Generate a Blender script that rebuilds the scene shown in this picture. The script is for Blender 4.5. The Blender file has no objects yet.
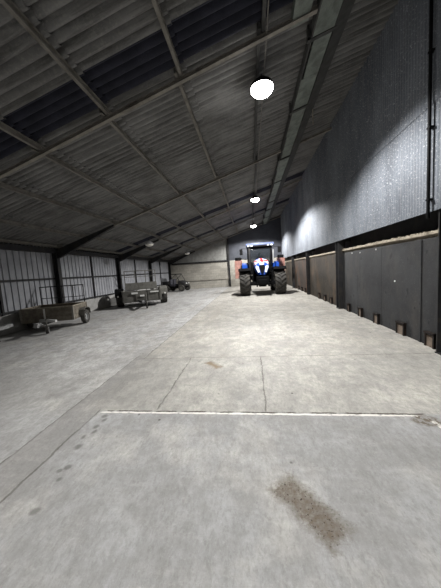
import bpy, bmesh, math, random
from mathutils import Vector, Matrix
random.seed(7)
S = bpy.context.scene
COL = S.collection
R = math.radians

# ------------------------------------------------------------------ helpers
class MB:
    """collects shapes, then links them as one mesh object"""
    def __init__(s): s.bm = bmesh.new(); s.mats = []
    def _mi(s, m):
        if m is None: return 0
        if m not in s.mats: s.mats.append(m)
        return s.mats.index(m)
    def box(s, x0, x1, y0, y1, z0, z1, M=None, m=None, bev=0.0):
        r = bmesh.ops.create_cube(s.bm, size=1)
        vs = r['verts']
        for v in vs:
            v.co = Vector(((x0+x1)/2+v.co.x*(x1-x0), (y0+y1)/2+v.co.y*(y1-y0), (z0+z1)/2+v.co.z*(z1-z0)))
        if bev > 0:
            es = list({e for v in vs for e in v.link_edges})
            b = bmesh.ops.bevel(s.bm, geom=es, offset=bev, segments=2, affect='EDGES', profile=.6)
            vs = list({v for f in b['faces'] for v in f.verts} | {v for v in vs if v.is_valid})
            allv = set(vs); st = list(vs)
            while st:
                v = st.pop()
                for e in v.link_edges:
                    o = e.other_vert(v)
                    if o not in allv: allv.add(o); st.append(o)
            vs = list(allv)
        if M is not None:
            for v in vs: v.co = M @ v.co
        if m is not None:
            i = s._mi(m)
            for f in {f for v in vs for f in v.link_faces}: f.material_index = i
        return s
    def bar(s, a, b, w, h, up=(0, 0, 1), bev=0.0):
        a = Vector(a); b = Vector(b); d = b-a; L = d.length; d.normalize()
        u = Vector(up); x = d.cross(u)
        if x.length < 1e-4: x = d.cross(Vector((1, 0, 0)))
        x.normalize(); u = x.cross(d)
        M = Matrix(((x.x, d.x, u.x, a.x), (x.y, d.y, u.y, a.y), (x.z, d.z, u.z, a.z), (0, 0, 0, 1)))
        return s.box(-w/2, w/2, 0, L, -h/2, h/2, M, bev=bev)
    def tube(s, pts, r, n=8, cap=True):
        pts = [Vector(p) for p in pts]; rings = []
        for i, p in enumerate(pts):
            d = (pts[min(i+1, len(pts)-1)]-pts[max(i-1, 0)]).normalized()
            u = Vector((0, 0, 1)) if abs(d.z) < .9 else Vector((1, 0, 0))
            x = d.cross(u).normalized(); y = x.cross(d)
            rr = r[i] if isinstance(r, (list, tuple)) else r
            rings.append([s.bm.verts.new(p+(x*math.cos(2*math.pi*k/n)+y*math.sin(2*math.pi*k/n))*rr) for k in range(n)])
        for a, b in zip(rings, rings[1:]):
            for k in range(n): s.bm.faces.new((a[k], a[(k+1) % n], b[(k+1) % n], b[k]))
        if cap:
            s.bm.faces.new(rings[0][::-1]); s.bm.faces.new(rings[-1])
        return s
    def lathe(s, prof, M, n=28, closed=False):
        """prof = [(r, t)] turned about local x; M places it"""
        rings = []
        for r, t in prof:
            rings.append([s.bm.verts.new(M @ Vector((t, r*math.cos(2*math.pi*k/n), r*math.sin(2*math.pi*k/n)))) for k in range(n)])
        pr = list(zip(rings, rings[1:]))
        if closed: pr.append((rings[-1], rings[0]))
        for a, b in pr:
            for k in range(n): s.bm.faces.new((a[k], a[(k+1) % n], b[(k+1) % n], b[k]))
        if not closed:
            s.bm.faces.new(rings[0][::-1]); s.bm.faces.new(rings[-1])
        return s
    def loft(s, secs, cap=True):
        rings = [[s.bm.verts.new(Vector(p)) for p in sec] for sec in secs]; n = len(rings[0])
        for a, b in zip(rings, rings[1:]):
            for k in range(n): s.bm.faces.new((a[k], a[(k+1) % n], b[(k+1) % n], b[k]))
        if cap:
            s.bm.faces.new(rings[0][::-1]); s.bm.faces.new(rings[-1])
        return s
    def poly(s, pts, d):
        """prism: polygon swept by vector d"""
        d = Vector(d); a = [s.bm.verts.new(Vector(p)) for p in pts]; b = [s.bm.verts.new(Vector(p)+d) for p in pts]
        n = len(a); s.bm.faces.new(a[::-1]); s.bm.faces.new(b)
        for k in range(n): s.bm.faces.new((a[k], a[(k+1) % n], b[(k+1) % n], b[k]))
        return s
    def build(s, name, mat, parent=None, smooth=None, recalc=True):
        if recalc: bmesh.ops.recalc_face_normals(s.bm, faces=s.bm.faces)
        me = bpy.data.meshes.new(name); s.bm.to_mesh(me); s.bm.free()
        for m in ([mat] if not s.mats else s.mats): me.materials.append(m)
        if smooth:
            me.shade_smooth()
            try: me.set_sharp_from_angle(angle=R(smooth))
            except Exception: pass
        o = bpy.data.objects.new(name, me); COL.objects.link(o)
        if parent: o.parent = parent
        return o

def tag(o, label, cat, group=None, kind=None):
    o['label'] = label; o['category'] = cat
    if group: o['group'] = group
    if kind: o['kind'] = kind
    return o
def struct(o): o['kind'] = 'structure'; return o
def empty(name, loc=(0, 0, 0), rz=0, label=None, cat=None, group=None):
    o = bpy.data.objects.new(name, None); COL.objects.link(o); o.location = loc; o.rotation_euler = (0, 0, rz)
    o.empty_display_size = .2
    if label: tag(o, label, cat, group)
    return o
def copy_tree(o, parent=None):
    c = o.copy(); COL.objects.link(c); c.parent = parent
    for ch in [x for x in S.objects if x.parent == o]: copy_tree(ch, c)
    return c

# ------------------------------------------------------------------ materials
class NT:
    def __init__(s, name):
        s.m = bpy.data.materials.new(name); s.m.use_nodes = True; s.t = s.m.node_tree; s.t.nodes.clear()
        s.out = s.n('ShaderNodeOutputMaterial'); s.b = s.n('ShaderNodeBsdfPrincipled')
        s.l(s.b.outputs[0], s.out.inputs[0])
        s.co = s.n('ShaderNodeTexCoord').outputs['Object']
    def n(s, t, **k):
        x = s.t.nodes.new(t)
        for a, b in k.items(): setattr(x, a, b)
        return x
    def l(s, a, b): s.t.links.new(a, b)
    def put(s, sock, v):
        if isinstance(v, bpy.types.NodeSocket): s.l(v, sock)
        elif isinstance(v, (tuple, list)) and len(v) == 3 and sock.type == 'RGBA': sock.default_value = (*v, 1)
        else: sock.default_value = v
    def math(s, op, a, b=0.0, c=None, clamp=False):
        x = s.n('ShaderNodeMath', operation=op, use_clamp=clamp); s.put(x.inputs[0], a); s.put(x.inputs[1], b)
        if c is not None: s.put(x.inputs[2], c)
        return x.outputs[0]
    def noise(s, scale, detail=4, rough=.6, vec=None, dist=0.0):
        x = s.n('ShaderNodeTexNoise'); x.inputs['Scale'].default_value = scale; x.inputs['Detail'].default_value = detail
        x.inputs['Roughness'].default_value = rough; x.inputs['Distortion'].default_value = dist
        s.l(vec if vec is not None else s.co, x.inputs['Vector']); return x.outputs[0]
    def vmap(s, scale=(1, 1, 1), rot=(0, 0, 0), loc=(0, 0, 0)):
        x = s.n('ShaderNodeMapping'); s.l(s.co, x.inputs[0]); x.inputs['Scale'].default_value = scale
        x.inputs['Rotation'].default_value = rot; x.inputs['Location'].default_value = loc; return x.outputs[0]
    def ramp(s, f, lo, hi, a=0.0, b=1.0):
        x = s.n('ShaderNodeMapRange', clamp=True); s.put(x.inputs[0], f)
        x.inputs[1].default_value = lo; x.inputs[2].default_value = hi; x.inputs[3].default_value = a; x.inputs[4].default_value = b
        return x.outputs[0]
    def mix(s, f, a, b, mode='MIX'):
        x = s.n('ShaderNodeMix', data_type='RGBA', blend_type=mode); s.put(x.inputs[0], f); s.put(x.inputs[6], a); s.put(x.inputs[7], b)
        return x.outputs[2]
    def xyz(s, vec=None):
        x = s.n('ShaderNodeSeparateXYZ'); s.l(vec if vec is not None else s.co, x.inputs[0]); return x.outputs
    def bump(s, h, strength=.3, dist=.01):
        x = s.n('ShaderNodeBump'); s.l(h, x.inputs['Height']); x.inputs['Strength'].default_value = strength
        x.inputs['Distance'].default_value = dist; s.l(x.outputs[0], s.b.inputs['Normal'])
    def fin(s, col, rough=.7, metal=0.0, spec=.18):
        s.put(s.b.inputs['Base Color'], col); s.put(s.b.inputs['Roughness'], rough); s.b.inputs['Metallic'].default_value = metal
        s.b.inputs['Specular IOR Level'].default_value = spec
        return s.m

def mat(name, c, rough=.7, var=.25, scale=4, metal=0.0, c2=None, bump=.15, fine=60, spec=.18):
    t = NT(name)
    f = t.noise(scale, 5, .62); g = t.noise(fine, 2, .5)
    dark = tuple(x*(1-var) for x in c); lite = tuple(min(1, x*(1+var)) for x in c)
    col = t.mix(t.ramp(f, .3, .7), dark, lite)
    if c2: col = t.mix(t.ramp(t.noise(scale*.6, 6, .7, dist=.5), .5, .66), col, c2)
    col = t.mix(t.ramp(g, .35, .65, 0, .35), col, dark)
    if bump: t.bump(g, bump, .004)
    return t.fin(col, rough, metal, spec)

def emit(name, c, st):
    t = NT(name); t.b.inputs['Emission Color'].default_value = (*c, 1); t.b.inputs['Emission Strength'].default_value = st
    return t.fin(c, .4)

def m_floor():
    t = NT('concrete_floor')
    X, Y, Z = t.xyz()
    wob = t.math('MULTIPLY', t.math('SUBTRACT', t.noise(3.0, 4, .6), .5), .07)
    wob2 = t.math('MULTIPLY', t.math('SUBTRACT', t.noise(11.0, 4, .6), .5), .035)
    x = t.math('ADD', X, wob); y = t.math('ADD', Y, wob2)
    x = t.math('ADD', x, wob2)
    def gt(v, e, s=.02): return t.ramp(v, e-s, e+s)
    def lt(v, e, s=.02): return t.ramp(v, e-s, e+s, 1, 0)
    def mul(*a):
        r = a[0]
        for b in a[1:]: r = t.math('MULTIPLY', r, b)
        return r
    def line(v, e, w, s=.006): return t.ramp(t.math('ABSOLUTE', t.math('SUBTRACT', v, e)), w, w+s, 1, 0)
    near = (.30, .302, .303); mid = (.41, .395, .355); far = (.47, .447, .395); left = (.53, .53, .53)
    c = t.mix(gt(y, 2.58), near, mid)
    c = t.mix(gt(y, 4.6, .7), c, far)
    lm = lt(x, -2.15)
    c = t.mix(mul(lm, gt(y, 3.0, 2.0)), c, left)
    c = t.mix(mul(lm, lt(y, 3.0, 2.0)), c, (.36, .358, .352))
    strip = mul(lt(t.math('ADD', x, t.math('MULTIPLY', y, 0.0)), -1.93), gt(x, -2.33), lt(y, 4.55, .06))
    c = t.mix(t.math('MULTIPLY', strip, .6), c, (.20, .19, .18))
    wedge = mul(gt(y, 2.6), lt(y, 4.3), lt(x, -1.25, .25), gt(x, -2.3))
    c = t.mix(t.math('MULTIPLY', wedge, .45), c, (.19, .185, .175))
    # broad cloudiness and brushed streaks
    c = t.mix(t.ramp(t.noise(.55, 5, .6), .36, .66, 0, .5), c, (.20, .195, .185))
    c = t.mix(t.ramp(t.noise(2.3, 7, .72), .42, .64, 0, .65), c, (.185, .18, .172))
    c = t.mix(t.ramp(t.noise(1.1, 6, .7, t.vmap(loc=(5, 3, 0))), .52, .68, 0, .5), c, (.50, .48, .44))
    st = t.noise(10, 8, .8, t.vmap((1.0, .38, 1), (0, 0, R(35))))
    c = t.mix(t.ramp(st, .45, .66, 0, .5), c, (.15, .145, .14))
    st2 = t.noise(9, 7, .8, t.vmap((.25, 1.0, 1), (0, 0, R(10)), (3, 1, 0)))
    c = t.mix(t.ramp(st2, .5, .7, 0, .14), c, (.55, .53, .49))
    # tyre dirt along the barn on the far slab
    td = t.noise(1.6, 5, .7, t.vmap((1, .12, 1)))
    c = t.mix(mul(gt(y, 4.4, .4), t.ramp(td, .48, .68, 0, .45)), c, (.27, .245, .205))
    c = t.mix(mul(gt(y, 4.4, .4), t.ramp(st2, .55, .68, 0, .5)), c, (.24, .21, .17))
    # fine speckle
    fs = t.noise(70, 3, .7)
    c = t.mix(t.ramp(t.noise(33, 8, .85, t.vmap((1, .5, 1), (0, 0, R(35)))), .48, .7, 0, .6), c, (.10, .095, .088))
    c = t.mix(t.ramp(t.noise(52, 6, .85), .55, .75, 0, .3), c, (.62, .61, .58))
    c = t.mix(t.ramp(t.noise(6, 7, .8, t.vmap(loc=(9, 2, 0))), .47, .64, 0, .6), c, (.20, .195, .19))
    pits = t.n('ShaderNodeTexVoronoi'); pits.inputs['Scale'].default_value = 3.1; t.l(t.co, pits.inputs['Vector'])
    pm = t.math('MULTIPLY', t.ramp(pits.outputs['Distance'], .03, .06, 1, 0), t.ramp(t.noise(.9, 2), .47, .56))
    c = t.mix(t.math('MULTIPLY', pm, .85), c, (.05, .045, .04))
    # cut joints
    dk = (.075, .07, .06)
    j = t.math('MULTIPLY', line(x, -1.2, .007), mul(gt(Y, 2.6), lt(Y, 4.3)))
    j = t.math('MAXIMUM', j, t.math('MULTIPLY', line(x, .09, .005), mul(gt(Y, 2.6), lt(Y, 4.3))))
    j = t.math('MAXIMUM', j, t.math('MULTIPLY', line(y, 4.31, .006), gt(X, -2.2)))
    j = t.math('MAXIMUM', j, t.math('MULTIPLY', line(x, -2.15, .008), gt(Y, 4.3)))
    j = t.math('MAXIMUM', j, t.math('MULTIPLY', line(x, -1.93, .008), lt(Y, 2.6)))
    j = t.math('MAXIMUM', j, t.math('MULTIPLY', line(x, -2.33, .006), lt(Y, 4.5)))
    for yy in (8.9, 13.6, 18.3): j = t.math('MAXIMUM', j, t.math('MULTIPLY', line(y, yy, .01), .45))
    for yy in (7.2, 11.9, 16.5): j = t.math('MAXIMUM', j, t.math('MULTIPLY', mul(line(y, yy, .012), lm), .5))
    c = t.mix(t.math('MULTIPLY', j, t.ramp(t.noise(6, 3), .35, .6, .35, .75)), c, dk)
    # pale mortar joint across the floor
    mj = mul(line(y, 2.55, .010, .008), gt(X, -1.88), lt(X, 1.62))
    d2 = t.math('ADD', t.math('MULTIPLY', t.math('SUBTRACT', x, 1.62), .95), t.math('MULTIPLY', t.math('SUBTRACT', y, 2.5), .33))
    mj = t.math('MAXIMUM', mj, mul(line(d2, .04, .02, .012), lt(Y, 2.47), gt(Y, 1.2)))
    c = t.mix(mul(mj, t.ramp(t.noise(14, 3, .6), .3, .45)), c, (.62, .60, .56))
    cr = mul(line(y, 2.578, .008, .006), gt(X, -1.88), lt(X, 1.68), t.ramp(t.noise(5, 3), .4, .5))
    c = t.mix(cr, c, (.06, .05, .04))
    # crumbled corner at the right end of the pale joint
    e = t.math('ADD', t.math('POWER', t.math('DIVIDE', t.math('SUBTRACT', x, 1.63), .13), 2), t.math('POWER', t.math('DIVIDE', t.math('SUBTRACT', y, 2.47), .09), 2))
    c = t.mix(mul(t.ramp(e, .6, 1.3, 1, 0), t.ramp(t.noise(24, 4), .45, .55, .2, 1)), c, (.11, .09, .07))
    # brown muck stain: rotated rectangle with a ragged rim
    def patch(cx, cy, ang, hw, hh, rag):
        ca, sa = math.cos(ang), math.sin(ang)
        dx = t.math('SUBTRACT', X, cx); dy = t.math('SUBTRACT', Y, cy)
        p = t.math('ADD', t.math('MULTIPLY', dx, ca), t.math('MULTIPLY', dy, sa))
        q = t.math('SUBTRACT', t.math('MULTIPLY', dy, ca), t.math('MULTIPLY', dx, sa))
        d = t.math('MAXIMUM', t.math('SUBTRACT', t.math('ABSOLUTE', p), hw), t.math('SUBTRACT', t.math('ABSOLUTE', q), hh))
        d = t.math('ADD', d, t.math('MULTIPLY', t.math('SUBTRACT', t.noise(13, 7, .8), .5), rag))
        return t.ramp(d, -.05, .025, 1, 0)
    pt = patch(.285, 1.51, R(-50), .25, .115, .21)
    c = t.mix(mul(pt, t.ramp(t.noise(30, 5, .75), .36, .6, .65, .97)), c, (.10, .08, .058))
    c = t.mix(mul(pt, t.ramp(t.noise(45, 3, .6), .6, .66)), c, (.035, .025, .016))
    p2 = patch(-.73, 3.96, R(-47), .19, .07, .16)
    c = t.mix(t.math('MULTIPLY', p2, .85), c, (.15, .105, .06))
    # trodden boot marks
    for fx, fy, ra, rb in ((-1.79, 2.47, .035, .03), (-1.74, 2.40, .02, .03), (-1.76, 2.28, .025, .035), (-1.72, 2.2, .018, .03), (-1.78, 2.12, .025, .03), (-1.74, 1.98, .028, .04), (-1.66, 1.74, .03, .025), (-1.71, 1.70, .025, .02), (-1.63, 1.62, .02, .02), (-1.6, 1.36, .03, .025)):
        e = t.math('ADD', t.math('POWER', t.math('DIVIDE', t.math('SUBTRACT', x, fx), ra), 2), t.math('POWER', t.math('DIVIDE', t.math('SUBTRACT', y, fy), rb), 2))
        c = t.mix(t.math('MULTIPLY', t.ramp(e, .3, 1.8, 1, 0), .6), c, (.07, .066, .06))
    h = t.math('ADD', t.math('MULTIPLY', fs, .4), t.math('ADD', t.noise(16, 5, .7), t.math('MULTIPLY', st, 1.2)))
    h = t.math('SUBTRACT', h, t.math('MULTIPLY', j, 1.5))
    t.bump(h, .35, .012)
    return t.fin(c, t.ramp(t.noise(3, 4), .3, .7, .55, .8))

def m_roof():
    t = NT('asbestos_sheet')
    c = t.mix(t.ramp(t.noise(1.4, 6, .65), .3, .7), (.115, .114, .113), (.22, .218, .214))
    c = t.mix(t.ramp(t.noise(26, 4, .75), .5, .68, 0, .6), c, (.25, .245, .225))
    c = t.mix(t.ramp(t.noise(9, 5, .75, t.vmap((.08, 1, .08))), .47, .66, 0, .8), c, (.06, .058, .055))  # dirt streaks down the slope, deepened to imitate shading between the waves
    c = t.mix(t.ramp(t.noise(.5, 4, .6), .55, .7, 0, .5), c, (.085, .082, .075))
    t.bump(t.noise(40, 4, .7), .25, .006)
    return t.fin(c, .92)

def m_galv():
    t = NT('galvanised_sheet')
    c = t.mix(t.ramp(t.noise(1.2, 6, .65, t.vmap((1, 1, .35))), .35, .68), (.095, .105, .122), (.175, .19, .215))
    c = t.mix(t.ramp(t.noise(3.2, 5, .7, t.vmap((1, 3, .3))), .5, .7, 0, .55), c, (.15, .155, .165))
    v = t.n('ShaderNodeTexVoronoi'); v.inputs['Scale'].default_value = 14; t.l(t.co, v.inputs['Vector'])
    sp = t.math('MULTIPLY', t.ramp(v.outputs['Distance'], .1, .2, 1, 0), t.ramp(t.noise(1.7, 4), .5, .6))
    c = t.mix(t.math('MULTIPLY', sp, .7), c, (.42, .43, .44))
    c = t.mix(t.ramp(t.noise(34, 4, .75), .55, .68, 0, .5), c, (.58, .59, .6))
    return t.fin(c, .72, 0)

def m_leftsheet():
    t = NT('pale_box_sheet')
    c = t.mix(t.ramp(t.noise(2.0, 5, .6), .35, .65), (.245, .25, .27), (.325, .33, .35))
    c = t.mix(t.ramp(t.noise(5, 5, .7, t.vmap((1, 1, .2))), .52, .7, 0, .5), c, (.18, .178, .175))
    return t.fin(c, .75)

def m_block():
    t = NT('concrete_blocks')
    X, Y, Z = t.xyz()
    cv = t.n('ShaderNodeCombineXYZ'); t.l(X, cv.inputs[0]); t.l(Z, cv.inputs[1])
    b = t.n('ShaderNodeTexBrick'); t.l(cv.outputs[0], b.inputs['Vector']); b.inputs['Scale'].default_value = 1
    b.inputs['Brick Width'].default_value = .45; b.inputs['Row Height'].default_value = .225; b.inputs['Mortar Size'].default_value = .008
    b.inputs['Color1'].default_value = (.30, .285, .25, 1); b.inputs['Color2'].default_value = (.38, .36, .315, 1); b.inputs['Mortar'].default_value = (.22, .21, .19, 1)
    c = t.mix(t.ramp(t.noise(1.1, 6, .7), .4, .68, 0, .65), b.outputs['Color'], (.19, .18, .16))
    c = t.mix(t.ramp(t.noise(12, 4, .7), .5, .7, 0, .4), c, (.46, .44, .40))
    t.bump(t.math('SUBTRACT', t.noise(30, 3), b.outputs['Fac']), .4, .01)
    return t.fin(c, .9)

def m_panel(name, a, b, rust, rf):
    t = NT(name)
    c = t.mix(t.ramp(t.noise(1.3, 6, .68), .35, .68), a, b)
    c = t.mix(t.ramp(t.noise(2.2, 6, .72, t.vmap((1, 1, .5))), .5, .68, 0, rf), c, rust)
    c = t.mix(t.ramp(t.noise(30, 4, .7), .6, .7, 0, .45), c, tuple(min(1, x*2.4+.03) for x in b))
    c = t.mix(t.ramp(t.noise(5, 3, .5), .66, .7, 0, .6), c, tuple(x*.4 for x in a))
    t.bump(t.noise(9, 4), .12, .01)
    return t.fin(c, .72)

def m_hood():
    t = NT('tractor_blue_flag_bonnet')
    X, Y, Z = t.xyz()
    ax = t.math('ABSOLUTE', X)
    blue = (.012, .055, .30); white = (.75, .76, .8); red = (.62, .02, .03)
    top = t.ramp(Z, 1.80, 1.82)
    d1 = t.math('ABSOLUTE', t.math('SUBTRACT', ax, t.math('MULTIPLY', t.math('SUBTRACT', 2.16, Z), 1.25)))
    c = t.mix(t.math('MULTIPLY', t.ramp(d1, .075, .085, 1, 0), top), blue, white)
    c = t.mix(t.math('MULTIPLY', t.ramp(d1, .02, .03, 1, 0), top), c, red)
    zc = t.math('ABSOLUTE', t.math('SUBTRACT', Z, 2.02))
    c = t.mix(t.math('MULTIPLY', t.ramp(zc, .075, .085, 1, 0), top), c, white)
    c = t.mix(t.math('MULTIPLY', t.ramp(ax, .12, .13, 1, 0), top), c, white)
    c = t.mix(t.math('MULTIPLY', t.ramp(zc, .035, .045, 1, 0), top), c, red)
    c = t.mix(t.math('MULTIPLY', t.ramp(ax, .07, .08, 1, 0), top), c, red)
    return t.fin(c, .3, 0, .5)

def m_glass():
    t = NT('cab_glass'); t.fin((.02, .024, .028), .04, 0, .5); t.b.inputs['Alpha'].default_value = .42
    t.b.inputs['IOR'].default_value = 1.5
    return t.m

FLOOR = m_floor(); ROOF = m_roof(); GALV = m_galv(); LSHEET = m_leftsheet(); BLOCK = m_block(); HOOD = m_hood(); GLASS = m_glass()
ROOFL = mat('grimy_rooflight', (.022, .023, .034), .75, .4, 3, bump=.05)
DUST = mat('dusty_steel', (.18, .17, .152), .85, .3, 5, c2=(.105, .098, .085))
RAFT = mat('rafter_paint', (.21, .195, .17), .8, .3, 5, c2=(.11, .10, .085))
DARK = mat('dark_steel', (.022, .022, .024), .6, .35, 5, c2=(.04, .036, .03))
BLACK = mat('black_plastic', (.006, .006, .0065), .6, .3, 6, spec=.06)
TYRE = mat('tyre_rubber', (.055, .053, .05), .85, .35, 8, c2=(.10, .092, .08), spec=.08)
PLINTH = mat('plinth_concrete', (.33, .325, .315), .85, .2, 3, c2=(.24, .235, .225))
WOOD = mat('weathered_timber', (.175, .155, .125), .85, .35, 7, c2=(.105, .092, .075))
PALEWOOD = mat('pale_timber', (.30, .265, .21), .85, .4, 9, c2=(.12, .10, .075))
GALVT = mat('galvanised_tube', (.27, .27, .27), .55, .3, 8)
GREYSTEEL = mat('grey_trailer_steel', (.13, .126, .115), .7, .3, 5, c2=(.075, .072, .062))
CLAD = mat('grey_cladding', (.24, .24, .228), .75, .2, 3, c2=(.17, .165, .155))
NAVY = mat('dark_blue_grey_sheet', (.05, .053, .063), .7, .25, 2)
DUCT = mat('pale_green_grey_board', (.17, .19, .17), .8, .3, 4, c2=(.10, .105, .095))
DUCTB = mat('dark_duct_side', (.055, .055, .053), .8, .3, 6)
BLUE = mat('tractor_blue', (.012, .06, .33), .32, .15, 4, bump=0)
ROOFW = mat('cab_roof_blue_grey', (.085, .105, .19), .5, .15, 4, bump=0)
WHITE = mat('white_lamp_glass', (.80, .84, .92), .15, .05, 4, bump=0)
SALMON = mat('faded_red_paint', (.46, .24, .20), .7, .2, 4, c2=(.34, .20, .165))
RED = mat('red_lens', (.5, .02, .02), .3, .1, 4, bump=0)
BRICK = mat('brown_board', (.16, .125, .10), .85, .35, 10, c2=(.25, .205, .165))
RUST = mat('dark_rusty_steel', (.012, .009, .008), .75, .4, 9, c2=(.03, .018, .012))
LABELW = mat('white_plate', (.7, .7, .68), .5, .1, 5, bump=0)
STRAW = mat('brown_litter', (.13, .10, .065), .95, .5, 14, c2=(.22, .17, .10), bump=.8)
SEAT = mat('seat_cloth', (.05, .05, .06), .9, .2, 10)
LENS = emit('floodlight_lens', (1.0, .98, .945), 32)
LENSOFF = mat('unlit_lamp_bowl', (.62, .60, .55), .4, .1, 5, bump=0)
P1 = m_panel('black_wall_panel', (.018, .0185, .020), (.036, .037, .039), (.055, .05, .045), .5)
P2 = m_panel('brown_wall_panel', (.020, .018, .015), (.05, .043, .036), (.09, .06, .038), .7)
P3 = m_panel('rusty_wall_panel', (.025, .020, .017), (.055, .044, .036), (.11, .05, .026), .75)

# ------------------------------------------------------------------ the building
XL, XR = -8.0, 2.95                 # left sheets, right upper sheets
SL = .305; Z0 = 5.40                # roof sheet plane z = Z0 + SL*x
YB, YF = 23.25, -5.2
BAY = [4.4+4.65*k for k in range(-2, 5)]     # rafter positions; BAY[2] is the first one in view
def rz(x): return Z0+SL*x

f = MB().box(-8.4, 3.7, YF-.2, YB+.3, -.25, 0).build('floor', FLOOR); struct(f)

def thick(o, t):
    md = o.modifiers.new('thickness', 'SOLIDIFY'); md.thickness = t; md.offset = 1
    md = o.modifiers.new('crisp_rims', 'EDGE_SPLIT'); md.split_angle = R(62)
AMP = .037
def corr_sheet(b, x0, x1, y0, y1, pitch, amp, dz, n=12):
    ny = int(round((y1-y0)/pitch*n)); prev = None
    for i in range(ny+1):
        y = y0+(y1-y0)*i/ny; o = amp*(1-2*abs(math.sin(math.pi*y/pitch))**.8)
        a = b.bm.verts.new((x0, y, rz(x0)+dz+.034+o)); c = b.bm.verts.new((x1, y, rz(x1)+dz+o))
        if prev: b.bm.faces.new((prev[0], prev[1], c, a))
        prev = (a, c)
PX = [-7.6, -6.53, -5.15, -3.88, -2.45, -1.05, .36, 1.74]      # purlin lines
strips = [(-8.1, PX[1]+.13)]+[(PX[i]-.02, PX[i+1]+.13) for i in range(1, 7)]+[(PX[7]-.02, 3.6)]
DARKB = []                          # rows of dark see-through sheets just before each rafter
for k, yr in enumerate(BAY):
    if k in (2, 4, 5): DARKB.append((yr-.72, yr-.14))
DARKB.sort()
b = MB()
for i, (x0, x1) in enumerate(strips):
    y = YF
    for (d0, d1) in DARKB:
        corr_sheet(b, x0, x1, y, d0, .155, AMP, 0); y = d1
    corr_sheet(b, x0, x1, y, YB+.2, .155, AMP, 0)
    for (d0, d1) in DARKB:
        if i == len(strips)-1: corr_sheet(b, 2.93, x1, d0, d1, .155, AMP, 0)
ceil = b.build('ceiling', ROOF, smooth=60, recalc=False); struct(ceil)
thick(ceil, .011)
ORD = ['first', 'second', 'third', 'fourth', 'fifth', 'sixth', 'seventh', 'eighth', 'ninth']
DN = {}
for q, (d0, d1) in enumerate([d for d in DARKB if d[0] > 0]):
    b = MB()
    for x0, x1 in strips: corr_sheet(b, max(x0, -7.98), min(x1, 2.9), d0-.04, d1+.04, .155, AMP, -.004)
    o = b.build('rooflight', ROOFL, smooth=60, recalc=False)
    thick(o, .004)
    tag(o, 'dark corrugated rooflight strip across the roof just before the %s rafter from the camera' % ORD[q], 'rooflight', 'rooflight strips')

# rafters, with a dark haunch at the left post
NAMES = {2: 'nearest to the camera', 3: 'second from the camera', 4: 'third from the camera', 5: 'fourth from the camera', 6: 'against the back wall'}
def rafter(k):
    y = BAY[k]+ (-.1 if k == 6 else 0)
    t = empty('roof_rafter', (-7.75, y, 0), 0, 'sloping steel roof rafter with dark haunch, '+NAMES[k], 'rafter', 'roof rafters')
    def P(x, dz): return (x+7.75, 0, rz(x)+dz)
    b = MB()
    b.bar(P(-7.7, -.155), P(3.0, -.155), .05, .012)
    b.bar(P(-7.7, -.185), P(3.0, -.185), .012, .06)
    b.bar(P(-7.7, -.22), P(3.0, -.22), .07, .012)
    b.build('rafter_beam', RAFT, t)
    h = MB(); x1 = -5.2
    pts = [(0.0, -.06, rz(-7.75)-.16), (0.0, -.06, rz(-7.75)-.52), (.3, -.06, rz(-7.45)-.5), (x1+7.75, -.06, rz(x1)-.24), (x1+7.75, -.06, rz(x1)-.16)]
    h.poly(pts, (0, .12, 0)); h.build('haunch', DARK, t)
for k in (2, 3, 4, 5, 6): rafter(k)

# purlins: one piece per bay, lapped side by side over the rafters
BN = {1: 'in the bay nearest the camera', 2: 'between the first and second rafters', 3: 'between the second and third rafters', 4: 'between the third and fourth rafters', 5: 'in the bay next to the back wall'}
PN = ['lowest, beside the left wall', 'second up from the left wall', 'third up from the left wall', 'fourth up from the left wall', 'fifth up from the left wall', 'sixth up from the left wall', 'carrying the lit lamps', 'beside the pale roof duct', 'highest, beside the right wall']
for k in (1, 2, 3, 4, 5):
    y0, y1 = BAY[k]-.12, BAY[k+1]+.12
    if k == 5: y1 = BAY[6]-.02
    for i, px in enumerate(PX):
        if k == 1 and i < 3: continue            # outside the frame
        b = MB(); off = .035 if k % 2 else -.035
        x = px+off; w = .03
        zt = rz(x)-.034
        b.box(x-.025, x+.025, y0, y1, zt-.008, zt)
        b.box(x-.025, x-.017, y0, y1, zt-.095, zt-.008)
        b.box(x-.025, x+.03, y0, y1, zt-.105, zt-.095)
        o = b.build('roof_purlin', DUST if i < 6 else DUCTB)
        tag(o, 'steel purlin %s, %s' % (BN[k], PN[i]), 'purlin', 'roof purlins')

# left wall: ribbed pale sheets above a concrete plinth
b = MB(); y = YF; prof = []
while y < YB:
    prof += [(y, 0), (y+.175, 0), (y+.185, -.035), (y+.215, -.035)]; y += .225
va = [b.bm.verts.new((XL+d, yy, .60)) for yy, d in prof]; vb = [b.bm.verts.new((XL+d, yy, rz(XL)+.1)) for yy, d in prof]
for i in range(len(va)-1): b.bm.faces.new((va[i], va[i+1], vb[i+1], vb[i]))
o = b.build('wall_left', LSHEET, recalc=False); struct(o)
md = o.modifiers.new('thickness', 'SOLIDIFY'); md.thickness = .012
o = MB().box(-8.2, -7.985, YF, YB, 0, .62).build('wall_left_plinth', PLINTH); struct(o)

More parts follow.
